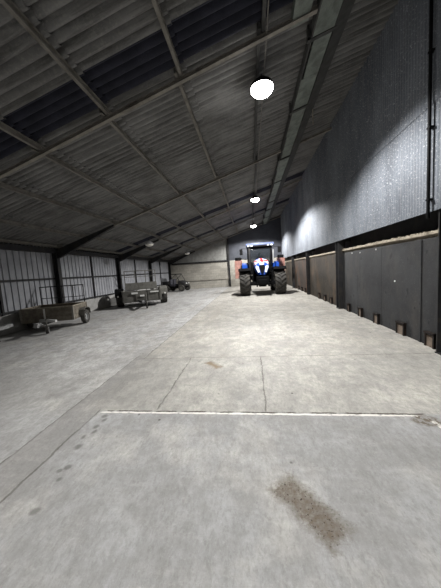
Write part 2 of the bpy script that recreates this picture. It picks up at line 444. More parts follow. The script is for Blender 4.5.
PNN = {2: 'at the left edge of the view', 3: 'behind the wooden box trailer', 4: 'behind the grey trailer', 5: 'beyond the grey trailer', 6: 'in the far left corner behind the buggy'}
for k in (3, 4, 5, 6):
    y = BAY[k]+(-.1 if k == 6 else 0); b = MB()
    b.box(-7.955, -7.935, y-.075, y+.075, 0, rz(-7.95)-.17); b.box(-7.775, -7.755, y-.075, y+.075, 0, rz(-7.76)-.2)
    b.box(-7.94, -7.77, y-.008, y+.008, 0, rz(-7.9)-.19); b.box(-7.98, -7.74, y-.1, y+.1, 0, .015)
    tag(b.build('steel_post', DARK), 'dark steel wall post on the left, '+PNN[k], 'post', 'left wall posts')
MN = {2: 'at the very left edge of the view', 3: 'between the wooden trailer and the grey trailer', 4: 'behind the grey trailer tail frame', 5: 'just left of the parked buggy'}
for k in (2, 3, 4, 5):
    y = (BAY[k]+BAY[k+1])/2
    o = MB().box(-7.99, -7.93, y-.035, y+.035, .62, rz(-7.95)-.1).build('wall_mullion', DARK)
    tag(o, 'thin dark intermediate wall post '+MN[k], 'post', 'thin left wall posts')
GN = {2: 'behind the wooden box trailer', 3: 'left of the grey trailer', 4: 'behind the grey trailer', 5: 'behind the parked buggy'}
for k in (2, 3, 4, 5):
    for z, w in ((.68, 'low'), (1.72, 'waist-high')):
        o = MB().box(-7.995, -7.945, BAY[k]+.08, BAY[k+1]-.08, z-.035, z+.035).build('wall_rail', DARK)
        tag(o, '%s dark horizontal rail on the left wall sheets %s' % (w, GN[k]), 'rail', 'left wall rails')
    o = MB().box(-7.93, -7.74, BAY[k]+.08, BAY[k+1]-.08, 2.74, 2.92).build('eaves_beam', DARK)
    tag(o, 'dark eaves beam along the top of the left wall '+GN[k], 'beam', 'eaves beams')

# right wall: corrugated sheets high up, posts and dark panels below
def vsheet(b, y0, y1, z0, z1, x, pitch=.0765, amp=.0095, n=8):
    ny = int(round((y1-y0)/pitch*n)); prev = None
    for i in range(ny+1):
        y = y0+(y1-y0)*i/ny; o = amp*math.cos(2*math.pi*y/pitch)
        a = b.bm.verts.new((x+o, y, z0)); c = b.bm.verts.new((x+o, y, z1))
        if prev: b.bm.faces.new((prev[0], prev[1], c, a))
        prev = (a, c)
b = MB(); vsheet(b, 2.0, YB, 2.33, 4.05, XR); vsheet(b, 2.0, YB, 3.97, rz(XR)+.25, XR-.012)
o = b.build('wall_right', GALV, smooth=60, recalc=False); struct(o)
thick(o, .003)
o = MB().box(3.4, 3.6, YF, YB, 0, rz(3.4)+.3).build('wall_right_dark_backing', DARK); struct(o)  # added dark backing, its colour stands in for the unlit void behind
RN = {2: 'at the right edge of the view', 3: 'second from the right edge, before the brownish panel', 4: 'third from the right edge, before the rusty panel', 5: 'farthest one in view, beside the tractor'}
for k in (2, 3, 4, 5):
    y = BAY[k]-(.21 if k == 2 else .1); b = MB()
    for a, c in ((y-.14, y-.12), (y+.12, y+.14)): b.box(2.985, 3.22, a, c, 0, 2.6)
    b.box(3.09, 3.11, y-.12, y+.12, 0, 2.6); b.box(2.975, 3.11, y-.155, y+.155, 0, .02)
    b.box(3.12, 3.395, y-.12, y+.12, 2.3, 2.5)
    tag(b.build('steel_post', DARK), 'black steel stanchion on the right wall, '+RN[k], 'post', 'right wall posts')
WN = {1: 'nearest the camera', 2: 'between the two nearest posts', 3: 'beyond the second post', 4: 'beside the tractor', 5: 'farthest, behind the tractor'}
HOLES = {2: [(4.5, 4.74), (5.34, 5.62), (6.38, 6.62), (7.3, 7.52), (8.18, 8.36)], 3: [(9.9, 10.12), (10.7, 10.92), (11.6, 11.82)], 4: [(14.5, 14.74), (15.5, 15.74), (16.5, 16.74)]}
for k in (2, 3, 4, 5):
    y0, y1 = BAY[k]+.05, BAY[k+1]-.25
    pm = {2: P1, 3: P2, 4: P3, 5: P2}[k]
    t = empty('wall_panel', (3.15, (y0+y1)/2, 0), 0, {2: 'large black sheet wall panel', 3: 'brownish sheet wall panel', 4: 'rust-streaked sheet wall panel', 5: 'small dim wall panel'}[k]+' on the right, '+WN[k], 'wall panel', 'right wall panels')
    cy = (y0+y1)/2; b = MB(); n = {2: 4, 3: 3, 4: 4, 5: 3}[k]
    es = [y0+(y1-y0)*i/n for i in range(n+1)]
    if k == 2: es = [y0, 4.93, 6.3, 7.65, y1]
    for a, c in zip(es, es[1:]): b.box(-.03, .05, a-cy+.002, c-cy-.002, 0, 1.925, bev=.003)
    b.build('panel_sheet', pm, t)
    if k == 2:
        MB().box(-.045, -.03, 4.90-cy, 4.955-cy, .0, 1.92, bev=.004).build('cover_strip', P1, t)
    for a, c in HOLES.get(k, []):
        q = MB(); x0, x1 = -.085, -.03; h = .27
        q.box(x0, x1, a-cy, a-cy+.035, 0, h); q.box(x0, x1, c-cy-.035, c-cy, 0, h); q.box(x0-.01, x1, a-cy-.005, c-cy+.005, h-.035, h)
        fr = q.build('duct_frame', RUST, t)
        MB().box(x0+.02, x1, a-cy+.035, c-cy-.035, 0, h-.06).build('duct_board', BRICK, fr)
    if k == 2:
        bo = MB()
        for yy, zz in ((8.0, 1.87), (7.45, 1.85), (6.55, 1.87), (5.75, 1.12)):
            bo.lathe([(.018, -.004), (.018, .004)], Matrix.Translation((-.034, yy-cy, zz)), 8)
        bo.build('bolt_heads', LABELW, t)
    # rough timber capping rail on top of each panel
    q = MB(); yy = y0; random.seed(30+k)
    while yy < y1-.05:
        L = min(random.uniform(1.0, 1.8), y1-yy); a = random.uniform(-.006, .006)
        q.box(3.10, 3.20, yy, yy+L-.006, 1.985+a, 2.04+a, bev=.006)
        yy += L
    for _ in range(70 if k == 2 else 25):
        u = random.uniform(y0, y1); s_ = random.uniform(.008, .03)
        q.box(3.10+random.uniform(0, .06), 3.13+random.uniform(0, .06), u, u+s_*3, 2.035, 2.04+s_*.8)
    q.box(3.165, 3.195, y0, y1, 1.925, 1.99)
    o = q.build('timber_rail', PALEWOOD)
    tag(o, 'pale dusty timber rail on top of the wall panel '+WN[k], 'rail', 'timber capping rails')
b = MB().tube([(2.89, 4.42, 2.22), (2.89, 4.42, rz(2.89)-.1)], .024)
for z in (2.5, 3.6, 4.7, 5.8): b.box(2.87, 2.945, 4.385, 4.455, z, z+.03)
tag(b.build('conduit_pipe', BLACK), 'thin black vertical pipe up the corrugated wall at the right edge', 'pipe')

# back wall
o = MB().box(-8.2, 3.7, YB, YB+.2, 0, 2.5).build('wall_back', BLOCK); struct(o)
b = MB(); x = -8.2
while x < -2.05:
    x2 = min(x+.30, -2.05)
    b.poly([(x, YB+.03, 2.5), (x2-.02, YB+.03, 2.5), (x2-.02, YB+.03, rz(x2)+.05), (x, YB+.03, rz(x)+.05)], (0, .05, 0)); x = x2
b.poly([(-8.2, YB+.06, 2.5), (-2.05, YB+.06, 2.5), (-2.05, YB+.06, rz(-2.05)+.05), (-8.2, YB+.06, rz(-8.2)+.05)], (0, .05, 0))
o = b.build('wall_back_cladding', CLAD); struct(o)
o = MB().poly([(-2.05, YB+.04, 2.5), (3.5, YB+.04, 2.5), (3.5, YB+.04, rz(3.5)+.1), (-2.05, YB+.04, rz(-2.05)+.1)], (0, .05, 0)).build('wall_back_sheet', NAVY); struct(o)
tag(MB().box(-7.72, -2.16, YB-.08, YB, 2.44, 2.58).build('wall_rail', DARK), 'long dark rail along the top of the block wall at the far end', 'rail')
tag(MB().box(-7.72, -2.16, YB-.05, YB, .74, .80).build('wall_rail', RAFT), 'thin low rail across the far block wall right of the buggy', 'rail')
b = MB(); b.box(-2.14, -1.98, YB-.1, YB-.085, 0, rz(-2.05)-.17); b.box(-2.14, -1.98, YB-.015, YB, 0, rz(-2.05)-.17); b.box(-2.068, -2.052, YB-.085, YB-.015, 0, rz(-2.05)-.17)
tag(b.build('steel_post', DARK), 'slim dark steel post on the back wall left of the tractor', 'post')
# closing wall behind the camera
o = MB().poly([(-8.2, YF, 0), (3.6, YF, 0), (3.6, YF, rz(3.6)+.1), (-8.2, YF, rz(-8.2)+.1)], (0, -.2, 0)).build('wall_front', CLAD); struct(o)

# pale boxed duct under the roof
t = empty('roof_duct', (0, 4, 0), 0, 'long pale green-grey boxed duct with dark straps under the roof right of the lamps', 'duct')
def dz(x, d): return rz(x)+d
yy = -.8; i = 0; random.seed(11)
while yy < YB-.1:
    L = random.choice([1.0, 1.5, 1.9, 1.3]); y2 = min(yy+L, YB-.05); j = random.uniform(-.03, .02); xa = 1.27+random.uniform(-.05, .06)
    b = MB(); b.poly([(xa, yy-4, dz(xa, -.25)+j), (1.63, yy-4, dz(1.63, -.25)+j), (1.63, yy-4, dz(1.63, -.235)+j), (xa, yy-4, dz(xa, -.235)+j)], (0, y2-yy-.01, 0))
    b.build('duct_board', DUCT, t)
    if i % 2 == 0:
        s_ = MB(); s_.poly([(1.19, yy-4, dz(1.19, -.285)), (1.68, yy-4, dz(1.68, -.285)), (1.68, yy-4, dz(1.68, -.245)), (1.19, yy-4, dz(1.19, -.245))], (0, .07, 0))
        s_.box(1.19, 1.23, yy-4, yy-3.93, dz(1.19, -.28), dz(1.19, -.03)); s_.build('strap', DUCTB, t)
    yy = y2; i += 1
b = MB(); b.box(1.25, 1.27, -4.8, YB-4.05, dz(1.2, -.26), dz(1.2, -.04)); b.build('duct_side', DUCTB, t)
b = MB(); b.poly([(1.64, -4.8, dz(1.64, -.28)), (1.87, -4.8, dz(1.87, -.24)), (1.87, -4.8, dz(1.87, -.225)), (1.64, -4.8, dz(1.64, -.265))], (0, YB+.75, 0))
b.box(1.64, 1.655, -4.8, YB-4.05, dz(1.64, -.27), dz(1.64, -.05)); b.box(1.86, 1.87, -4.8, YB-4.05, dz(1.86, -.23), dz(1.86, -.05))
random.seed(5)
b.build('side_beam', DUCTB, t)
o = MB().poly([(.86, 3.2, rz(.86)-.2), (1.14, 3.2, rz(1.14)-.2), (1.14, 3.2, rz(1.14)-.03), (.86, 3.2, rz(.86)-.03)], (0, 1.3, 0)).build('roof_board', DUCT)
tag(o, 'short pale board under the roof left of the duct at the top edge', 'board')
b = MB().bar((1.86, 7.2, rz(1.86)-.04), (1.86, 7.2, rz(1.86)-.62), .035, .012); 
tag(b.build('hanging_strap', PALEWOOD), 'short pale strap hanging from the roof beside the duct', 'strap')

# cable along the lamp purlin
b = MB(); pts = []
for i in range(60):
    y = .5+i*.38; pts.append((.45, y, rz(.45)-.185-.02*math.sin(i*1.3)))
b.tube(pts, .009, 6)
tag(b.build('power_cable', DUST), 'thin electric cable running along the roof between the lit lamps', 'cable')

# high-bay lamps
def make_lamp(lens_mat, label, group):
    t = empty('high_bay_lamp', (0, 0, 0), 0, label, 'lamp', group)
    D = Matrix.Rotation(R(90), 4, 'Y')   # local x -> -z
    MB().lathe([(.218, .0), (.23, .004), (.232, .002), (.23, -.03), (.21, -.07), (.12, -.10), (.09, -.17), (.03, -.18)], D, 28).build('housing', BLACK if lens_mat is LENS else GALVT, t, 40)
    MB().lathe([(.215, .001), (.21, .04), (.17, .085), (.10, .115), (.01, .125)], D, 28).build('lens', lens_mat, t, 60)
    MB().tube([(0, 0, .17), (0, 0, .24)], .012).build('hook', DARK, t)
    return t
lamp0 = make_lamp(LENS, 'lit round floodlight under the roof, largest and nearest of the three', 'lit floodlights')
LX = .40
LY = [5.2, 12.9, 20.65, -2.55]
LL = [None, 'lit round floodlight under the roof, middle one of the three', 'lit round floodlight above the tractor, smallest and farthest of the three', 'lit round floodlight in the same row, behind the viewpoint']
for i, y in enumerate(LY):
    o = lamp0 if i == 0 else copy_tree(lamp0)
    o.location = (LX, y, 5.0+.10)
    if LL[i]: o['label'] = LL[i]
    # stem up to the purlin
    top = rz(LX)-.16
    MB().tube([(0, 0, .23), (0, 0, top-5.1)], .012).build('stem', DARK, o)
    ld = bpy.data.lights.new('floodlight_beam', 'SPOT'); ld.energy = (1150, 1900, 1600, 1250)[i]; ld.spot_size = R(156 if i in (1, 2) else 134); ld.spot_blend = .5
    ld.shadow_soft_size = .15; ld.color = (1.0, .99, .97)
    # wide-throw optic: more light towards the sides than straight down
    ld.use_nodes = True; nt = ld.node_tree; em = nt.nodes['Emission']
    tc = nt.nodes.new('ShaderNodeTexCoord'); sx = nt.nodes.new('ShaderNodeSeparateXYZ'); nt.links.new(tc.outputs['Normal'], sx.inputs[0])
    ab = nt.nodes.new('ShaderNodeMath'); ab.operation = 'ABSOLUTE'; nt.links.new(sx.outputs[2], ab.inputs[0])
    mx = nt.nodes.new('ShaderNodeMath'); mx.operation = 'MAXIMUM'; nt.links.new(ab.outputs[0], mx.inputs[0]); mx.inputs[1].default_value = .3
    pw = nt.nodes.new('ShaderNodeMath'); pw.operation = 'POWER'; nt.links.new(mx.outputs[0], pw.inputs[0]); pw.inputs[1].default_value = -1.35
    nt.links.new(pw.outputs[0], em.inputs['Strength'])
    lo = bpy.data.objects.new('floodlight_beam', ld); COL.objects.link(lo); lo.location = (LX, y, 4.96)
    if i in (0, 3): lo.rotation_euler = (0, R(-8), 0)      # these two are aimed a little towards the right wall
off = make_lamp(LENSOFF, 'unlit pale bowl lamp under the low roof above the grey trailer', 'unlit lamps')
OY = [12.8, 20.7]
for i, y in enumerate(OY):
    o = off if i == 0 else copy_tree(off)
    x = -5.42; o.location = (x, y, rz(x)-.46)
    if i: o['label'] = 'unlit pale bowl lamp under the low roof near the far left corner'
    MB().tube([(0, 0, .23), (0, 0, .33), (.27, 0, .36)], .012).build('stem', DARK, o)

# ------------------------------------------------------------------ wheels
def tyre(mb, M, Ro, Ri, w, lugs=0, lh=.035):
    h = w/2
    mb.lathe([(Ri, -h*.72), (Ri+(Ro-Ri)*.35, -h*.98), (Ro-lh*1.6, -h*.95), (Ro-lh, -h*.72), (Ro-lh*.8, 0), (Ro-lh, h*.72), (Ro-lh*1.6, h*.95), (Ri+(Ro-Ri)*.35, h*.98), (Ri, h*.72)], M, 40, closed=True)
    for k in range(lugs):
        for sgn in (-1, 1):
            a0 = 2*math.pi*(k+(.5 if sgn > 0 else 0))/lugs
            P = []
            for q in range(4):
                f_ = q/3; t_ = sgn*(h*.02+f_*h*.96); a = a0-f_*.30
                rr = Ro-(.0 if q < 3 else lh*.7)
                P.append((t_, a, rr))
            da = .075
            for (t0, a, r0), (t1, a1, r1) in zip(P, P[1:]):
                vs = []
                for (tt, aa, r_) in ((t0, a-da/2, r0), (t0, a+da/2, r0), (t1, a1+da/2, r1), (t1, a1-da/2, r1)):
                    for rr in (r_, r_-lh*1.8): vs.append(mb.bm.verts.new(M @ Vector((tt, rr*math.cos(aa), rr*math.sin(aa)))))
                for fidx in ((0, 2, 4, 6), (1, 7, 5, 3), (0, 1, 3, 2), (2, 3, 5, 4), (4, 5, 7, 6), (6, 7, 1, 0)):
                    mb.bm.faces.new([vs[i_] for i_ in fidx])
def rim(mb, M, Ri, w, out):
    h = w/2*.72
    mb.lathe([(Ri, -h), (Ri, h), (Ri*.9, h*.9), (Ri*.85, out*h*.2), (Ri*.3, out*h*.3), (Ri*.28, out*h*.6), (.03, out*h*.62)] if out > 0 else
             [(Ri, h), (Ri, -h), (Ri*.9, -h*.9), (Ri*.85, -h*.2), (Ri*.3, -h*.3), (Ri*.28, -h*.6), (.03, -h*.62)], M, 28)
def wheel(parent, x, y, Ro, Ri, w, lugs=0, lh=.03, rm=None, steer=0.0):
    M = Matrix.Translation((x, y, Ro)) @ Matrix.Rotation(steer, 4, 'Z')
    b = MB(); tyre(b, M, Ro, Ri, w, lugs, lh); o = b.build('wheel', TYRE, parent, 35)
    r_ = MB(); rim(r_, M, Ri+.005, w, 1 if x > 0 else -1); r_.build('rim', rm or GREYSTEEL, o, 40)
    return o

# ------------------------------------------------------------------ tractor (faces the camera, -y)
T = empty('tractor', (.64, 14.75, 0), R(0), 'blue tractor with flag-painted bonnet parked facing the camera at the far end', 'tractor')
for s in (-1, 1):
    wheel(T, s*1.03, 0, .70, .36, .62, 18, .05, mat('tractor_rim_grey', (.3, .3, .31), .5) if s < 0 else None)
    wheel(T, s*1.0, 2.75, .95, .5, .66, 20, .055)
b = MB(); b.box(-.75, .75, -.1, .1, .58, .8, bev=.02); b.box(-.22, .22, -.35, .5, .5, .9, bev=.03); b.tube([(-.8, -.18, .72), (.8, -.18, .72)], .03)
b.build('front_axle', BLACK, T)
b = MB(); b.box(-.36, .36, -.78, -.3, .62, 1.12, bev=.04); b.box(-.26, .26, -.86, -.74, .66, .95, bev=.03)
for s in (-1, 1): b.box(s*.33-.04, s*.33+.04, -.95, -.5, .55, .75, bev=.015)
b.build('front_linkage', BLACK, T)
b = MB(); b.box(-.3, .3, .3, 3.0, .65, 1.3, bev=.05); b.box(-.55, .55, 1.2, 3.1, .7, 1.3, bev=.05); b.box(-.8, .8, 2.6, 2.9, .8, 1.1); b.build('chassis', BLACK, T)
# bonnet: lofted shield sections
def shield(y, hw, zb, zt, dy=0.0, n=9):
    pts = []
    half = [(.46, 0), (.62, .1), (.86, .3), (1.0, .55), (.98, .72), (.86, .86), (.6, .95), (.3, .99), (0, 1.0)]
    R_ = [(hw*a, y+dy*q, zb+(zt-zb)*q) for a, q in half]
    L_ = [(-p[0], p[1], p[2]) for p in R_[:-1]][::-1]
    return R_+L_
b = MB()
b.loft([shield(-.56, .33, 1.22, 1.94, .16), shield(-.5, .39, 1.19, 2.02, .22), shield(-.36, .43, 1.17, 2.1, .26), shield(0, .45, 1.15, 2.16, .1), shield(.8, .46, 1.15, 2.2), shield(1.45, .48, 1.15, 2.24)])
b.build('bonnet', HOOD, T, 50)
b = MB(); b.poly([(-.06, -.60, 1.30), (.06, -.60, 1.30), (.17, -.53, 1.74), (.0, -.51, 1.80), (-.17, -.53, 1.74)], (0, .08, 0))
g = b.build('grille', BLACK, T)
for s in (-1, 1):
    b = MB(); b.poly([(s*.14, -.60, 1.36), (s*.24, -.58, 1.34), (s*.36, -.53, 1.62), (s*.35, -.51, 1.76), (s*.2, -.54, 1.70)], (0, .09, 0))
    h = b.build('headlight', WHITE, T)
# front mudguards
for s in (-1, 1):
    b = MB(); cx = s*1.03; w = .36; n = 10
    pr = []
    for i in range(n+1):
        a = R(58)+R(100)*i/n; pr.append((math.cos(a), math.sin(a)))
    for (c0, s0), (c1, s1) in zip(pr, pr[1:]):
        r0, r1 = .80, .84
        b.poly([(cx-w, -c0*r0, .70+s0*r0*1.12), (cx-w, -c1*r0, .70+s1*r0*1.12), (cx-w, -c1*r1, .70+s1*r1*1.12), (cx-w, -c0*r1, .70+s0*r1*1.12)], (2*w, 0, 0))
    b.bar((s*.55, 0, .72), (s*.66, 0, 1.5), .06, .06)
    b.build('front_mudguard', BLACK, T)
# cab
b = MB()
for s in (-1, 1):
    b.bar((s*.62, 1.40, 1.5), (s*.72, 1.42, 3.0), .09, .09); b.bar((s*.84, 2.2, 1.3), (s*.80, 2.2, 3.0), .07, .07); b.bar((s*.80, 3.0, 1.6), (s*.78, 3.0, 3.0), .08, .08)
    b.bar((s*.70, 1.42, 1.62), (s*.84, 2.2, 1.35), .07, .09); b.bar((s*.72, 1.42, 2.97), (s*.78, 3.0, 2.97), .07, .07)
b.bar((-.74, 1.42, 2.95), (.74, 1.42, 2.95), .09, .09); b.bar((-.78, 3.0, 2.95), (.78, 3.0, 2.95), .08, .08); b.bar((-.8, 3.0, 1.65), (.8, 3.0, 1.65), .08, .1); b.box(-.66, .66, 1.40, 1.52, 1.3, 2.02)
b.box(-.85, .85, 1.5, 3.0, 1.2, 1.32)
b.build('cab_frame', BLACK, T)
b = MB(); b.poly([(-.64, 1.38, 1.95), (.64, 1.38, 1.95), (.68, 1.40, 2.93), (-.68, 1.40, 2.93)], (0, .008, 0)); b.build('windscreen', GLASS, T)
for s in (-1, 1):
    MB().poly([(s*.69, 1.46, 1.7), (s*.82, 2.18, 1.45), (s*.79, 2.18, 2.93), (s*.72, 1.46, 2.93)], (s*.008, 0, 0)).build('side_window', GLASS, T)
    MB().poly([(s*.83, 2.24, 1.7), (s*.80, 2.96, 1.7), (s*.78, 2.96, 2.93), (s*.80, 2.24, 2.93)], (s*.008, 0, 0)).build('side_window', GLASS, T)
MB().poly([(-.74, 3.0, 1.75), (.74, 3.0, 1.75), (.74, 3.0, 2.9), (-.74, 3.0, 2.9)], (0, .008, 0)).build('rear_window', GLASS, T)
b = MB(); b.box(-.9, .9, 1.2, 3.15, 3.0, 3.22, bev=.06); rf = b.build('cab_roof', ROOFW, T, 40)
MB().box(-.86, .86, 1.17, 1.24, 2.98, 3.08, bev=.015).build('roof_visor', BLACK, rf)
for x in (-.74, -.52, .52, .74): MB().box(x-.06, x+.06, 1.13, 1.20, 3.01, 3.07, bev=.012).build('work_light', WHITE, T)
b = MB(); b.box(-.28, .28, 2.3, 2.8, 1.55, 1.75, bev=.05); b.box(-.26, .26, 2.72, 2.86, 1.75, 2.5, bev=.05); b.box(-.12, .12, 2.74, 2.84, 2.5, 2.68, bev=.03); b.build('driver_seat', SEAT, T)
b = MB()
for i in range(20):
    a0, a1 = 2*math.pi*i/20, 2*math.pi*(i+1)/20
    f_ = lambda a: (.2*math.cos(a), 1.95-.1*math.sin(a), 2.05+.17*math.sin(a))
    b.tube([f_(a0), f_(a1)], .014, 6)
b.tube([(0, 1.95, 2.05), (0, 1.7, 1.6)], .03); b.build('steering_wheel', BLACK, T)
for s in (-1, 1):
    b = MB(); b.tube([(s*.76, 1.4, 2.88), (s*1.05, 1.3, 2.92), (s*1.22, 1.28, 2.9)], .016); b.box(s*1.22-.1, s*1.22+.1, 1.24, 1.32, 2.52, 2.90, bev=.025); b.build('mirror', BLACK, T)
    b = MB(); b.tube([(s*.8, 1.5, 2.2), (s*1.36, 1.5, 2.28)], .016); b.box(s*1.36-.14, s*1.36+.14, 1.46, 1.54, 2.22, 2.36, bev=.02); b.build('marker_arm', BLACK, T)
    # rear mudguard, blue
    b = MB(); cx = s*.98; w = .26; pr = [(math.cos(R(35)+R(110)*i/9), math.sin(R(35)+R(110)*i/9)) for i in range(10)]
    for (c0, s0), (c1, s1) in zip(pr, pr[1:]):
        r0, r1 = 1.02, 1.07
        b.poly([(cx-w, 2.75-c0*r0, .95+s0*r0), (cx-w, 2.75-c1*r0, .95+s1*r0), (cx-w, 2.75-c1*r1, .95+s1*r1), (cx-w, 2.75-c0*r1, .95+s0*r1)], (2*w, 0, 0))
    b.box(cx-w, cx+w, 1.86, 1.98, 1.38, 1.92, bev=.05)
    b.build('rear_mudguard', BLUE, T)
    b = MB()
    for i in range(3): b.box(s*.9-.2, s*.9+.2, 1.5, 1.75, .5+.28*i, .53+.28*i)
    b.box(s*.72-.02, s*.72+.02, 1.5, 1.75, .5, 1.3); b.build('cab_step', BLACK, T)
MB().tube([(-.70, 1.25, 1.5), (-.70, 1.25, 2.5), (-.70, 1.32, 2.95)], [.05, .075, .05], 12).build('exhaust', DARK, T)
MB().tube([(.82, 1.36, 1.9), (.84, 1.36, 2.75)], .035, 8).build('grab_rail', GALVT, T)
MB().tube([(-.6, 2.9, 3.22), (-.6, 2.9, 3.36)], .05, 10).build('beacon', RED, T)

# folded red implement on the rear of the tractor
I = empty('rear_implement', (.66, 18.75, 0), 0, 'faded red folded implement standing behind the tractor, wings showing either side', 'implement')
b = MB(); b.box(-1.5, 1.5, -.06, .06, .85, 1.0, bev=.01); b.box(-1.3, -1.15, -.06, .06, 0, 1.0, bev=.01); b.box(1.15, 1.3, -.06, .06, 0, 1.0, bev=.01)
b.bar((0, 0, .95), (0, -.55, .7), .1, .1); b.build('frame', SALMON, I)
for s in (-1, 1):
    x0, x1 = sorted((s*1.3, s*1.88)); b = MB(); b.box(x0, x1, -.08, .08, .9, 2.28, bev=.02)
    for z in (1.2, 1.6, 2.0): b.box(x0+.02, x1-.02, -.10, -.07, z, z+.06)
    w_ = b.build('wing', SALMON, I)
    b = MB(); b.box(x0+.05, x1-.08, -.13, .1, 2.28, 2.5, bev=.03); b.build('wing_cap', BLACK, w_)

# ------------------------------------------------------------------ wooden box trailer
def place(o, x, y, deg): o.location = (x, y, 0); o.rotation_euler = (0, 0, R(deg))
A = empty('box_trailer', (0, 0, 0), 0, 'small weathered wooden box trailer with upright tail frame against the left wall', 'trailer')
W, L, zb, zt = .80, 1.12, .30, .74          # half width, length, bottom, top
def plank_wall(b, a, c, z0, z1, n, th=.03):
    a = Vector(a); c = Vector(c); h = (z1-z0)/n
    for i in range(n): b.bar((a.x, a.y, z0+h*(i+.5)), (c.x, c.y, z0+h*(i+.5)), th, h-.008, bev=.004)
b = MB(); plank_wall(b, (-W, 0), (W, 0), zb, zt, 3); o = b.build('front_board', WOOD, A)
MB().box(-.10, -.055, -.035, -.015, zb, zt-.02).build('strap', LABELW, o)
b = MB(); plank_wall(b, (-W, L), (W, L), zb, zt, 3); b.build('rear_board', WOOD, A)
for s in (-1, 1):
    b = MB(); plank_wall(b, (s*W, .02), (s*W, L-.02), zb, zt, 3); b.build('side_board', WOOD, A)
    for y0, y1 in ((-.025, .03), (L-.03, L+.025)): MB().box(s*W-.03, s*W+.03, y0, y1, zb-.02, zt+.02).build('corner_iron', RAFT, A)
b = MB(); b.box(-W-.02, W+.02, -.03, .03, zt-.005, zt+.02); b.box(-W-.02, W+.02, L-.03, L+.03, zt-.005, zt+.02); b.box(-W-.02, -W+.03, 0, L, zt-.005, zt+.02); b.box(W-.03, W+.02, 0, L, zt-.005, zt+.02); b.build('top_rim', PALEWOOD, A)
MB().box(-W, W, 0, L, zb-.03, zb+.0).build('floor_board', WOOD, A)
b = MB(); b.box(-W, W, .66, .74, .24, .29); b.bar((-.3, .9, .27), (-.05, -.45, .27), .06, .06); b.bar((.3, .9, .27), (.05, -.45, .27), .06, .06); b.build('chassis', DARK, A)
b = MB(); b.bar((0, -.1, .30), (.10, -.72, .30), .09, .07, bev=.01); b.box(.04, .17, -.86, -.66, .27, .37, bev=.02); b.lathe([(.055, -.05), (.055, .05)], Matrix.Translation((.11, -.84, .29)), 12); b.build('coupling', GALVT, A)
b = MB(); b.tube([(.30, -.66, 0.16), (.30, -.66, .46)], .02); b.bar((.08, -.6, .34), (.30, -.66, .34), .04, .05); b.tube([(.30, -.66, .46), (.38, -.66, .48)], .012)
jk = b.build('jockey_stand', GREYSTEEL, A)
MB().bar((-.12, -.22, .37), (.46, -.42, .34), .09, .08, bev=.012).build('drawbar', mat('pale_galvanised', (.5, .5, .49), .6, .2, 8), A)
M = Matrix.Translation((.30, -.66, .13)) @ Matrix.Rotation(R(25), 4, 'Z')
b = MB(); tyre(b, M, .13, .06, .08, 0, .008); o = b.build('jockey_wheel', TYRE, A, 40); MB().lathe([(.085, -.043), (.085, .043)], M, 14).build('rim', GALVT, o)
for s in (-1, 1):
    wheel(A, s*.90, .70, .26, .13, .14, 0, .012, GALVT)
    b = MB(); cx = s*.90
    pr = [(-.31, .34), (-.27, .53), (-.12, .58), (.12, .58), (.27, .53), (.31, .34)]
    for (y0, z0), (y1, z1) in zip(pr, pr[1:]):
        b.poly([(cx-.085, .70+y0, z0), (cx-.085, .70+y1, z1), (cx-.085, .70+y1, z1+.012), (cx-.085, .70+y0, z0+.012)], (.17, 0, 0))
    b.box(cx-.13*s-.02, cx-.13*s+.02, .62, .78, .5, .58)
    b.build('mudguard', WOOD if s < 0 else GREYSTEEL, A)
b = MB()
for x in (-.76, -.38, 0, .38, .76): b.box(x-.013, x+.013, L+.01, L+.036, zt-.25, 1.42)
b.box(-.775, .775, L+.008, L+.038, 1.40, 1.435); b.box(-.775, .775, L+.008, L+.038, .98, 1.0)
b.build('tail_frame', DARK, A)
place(A, -6.84, 7.2, 15)
# litter heaped in it
b = MB(); n = 18; random.seed(3); vs = {}
for i in range(n+1):
    for j in range(n+1):
        x = -W+.05+(2*W-.10)*i/n; y = .05+(L-.10)*j/n
        vs[i, j] = b.bm.verts.new((x, y, .60+.05*math.sin(i*.7)*math.cos(j*.9)+random.uniform(-.025, .03)))
for i in range(n):
    for j in range(n): b.bm.faces.new((vs[i, j], vs[i+1, j], vs[i+1, j+1], vs[i, j+1]))
rim_ = [(i, 0) for i in range(n)]+[(n, j) for j in range(n)]+[(i, n) for i in range(n, 0, -1)]+[(0, j) for j in range(n, 0, -1)]
lo_ = [b.bm.verts.new((vs[q].co.x, vs[q].co.y, .302)) for q in rim_]
for i in range(len(rim_)):
    k = (i+1) % len(rim_); b.bm.faces.new((vs[rim_[k]], vs[rim_[i]], lo_[i], lo_[k]))
b.bm.faces.new(lo_)
o = b.build('straw_litter', STRAW); tag(o, 'brown straw and litter heaped inside the wooden box trailer', 'straw', kind='stuff'); place(o, -6.84, 7.2, 15)

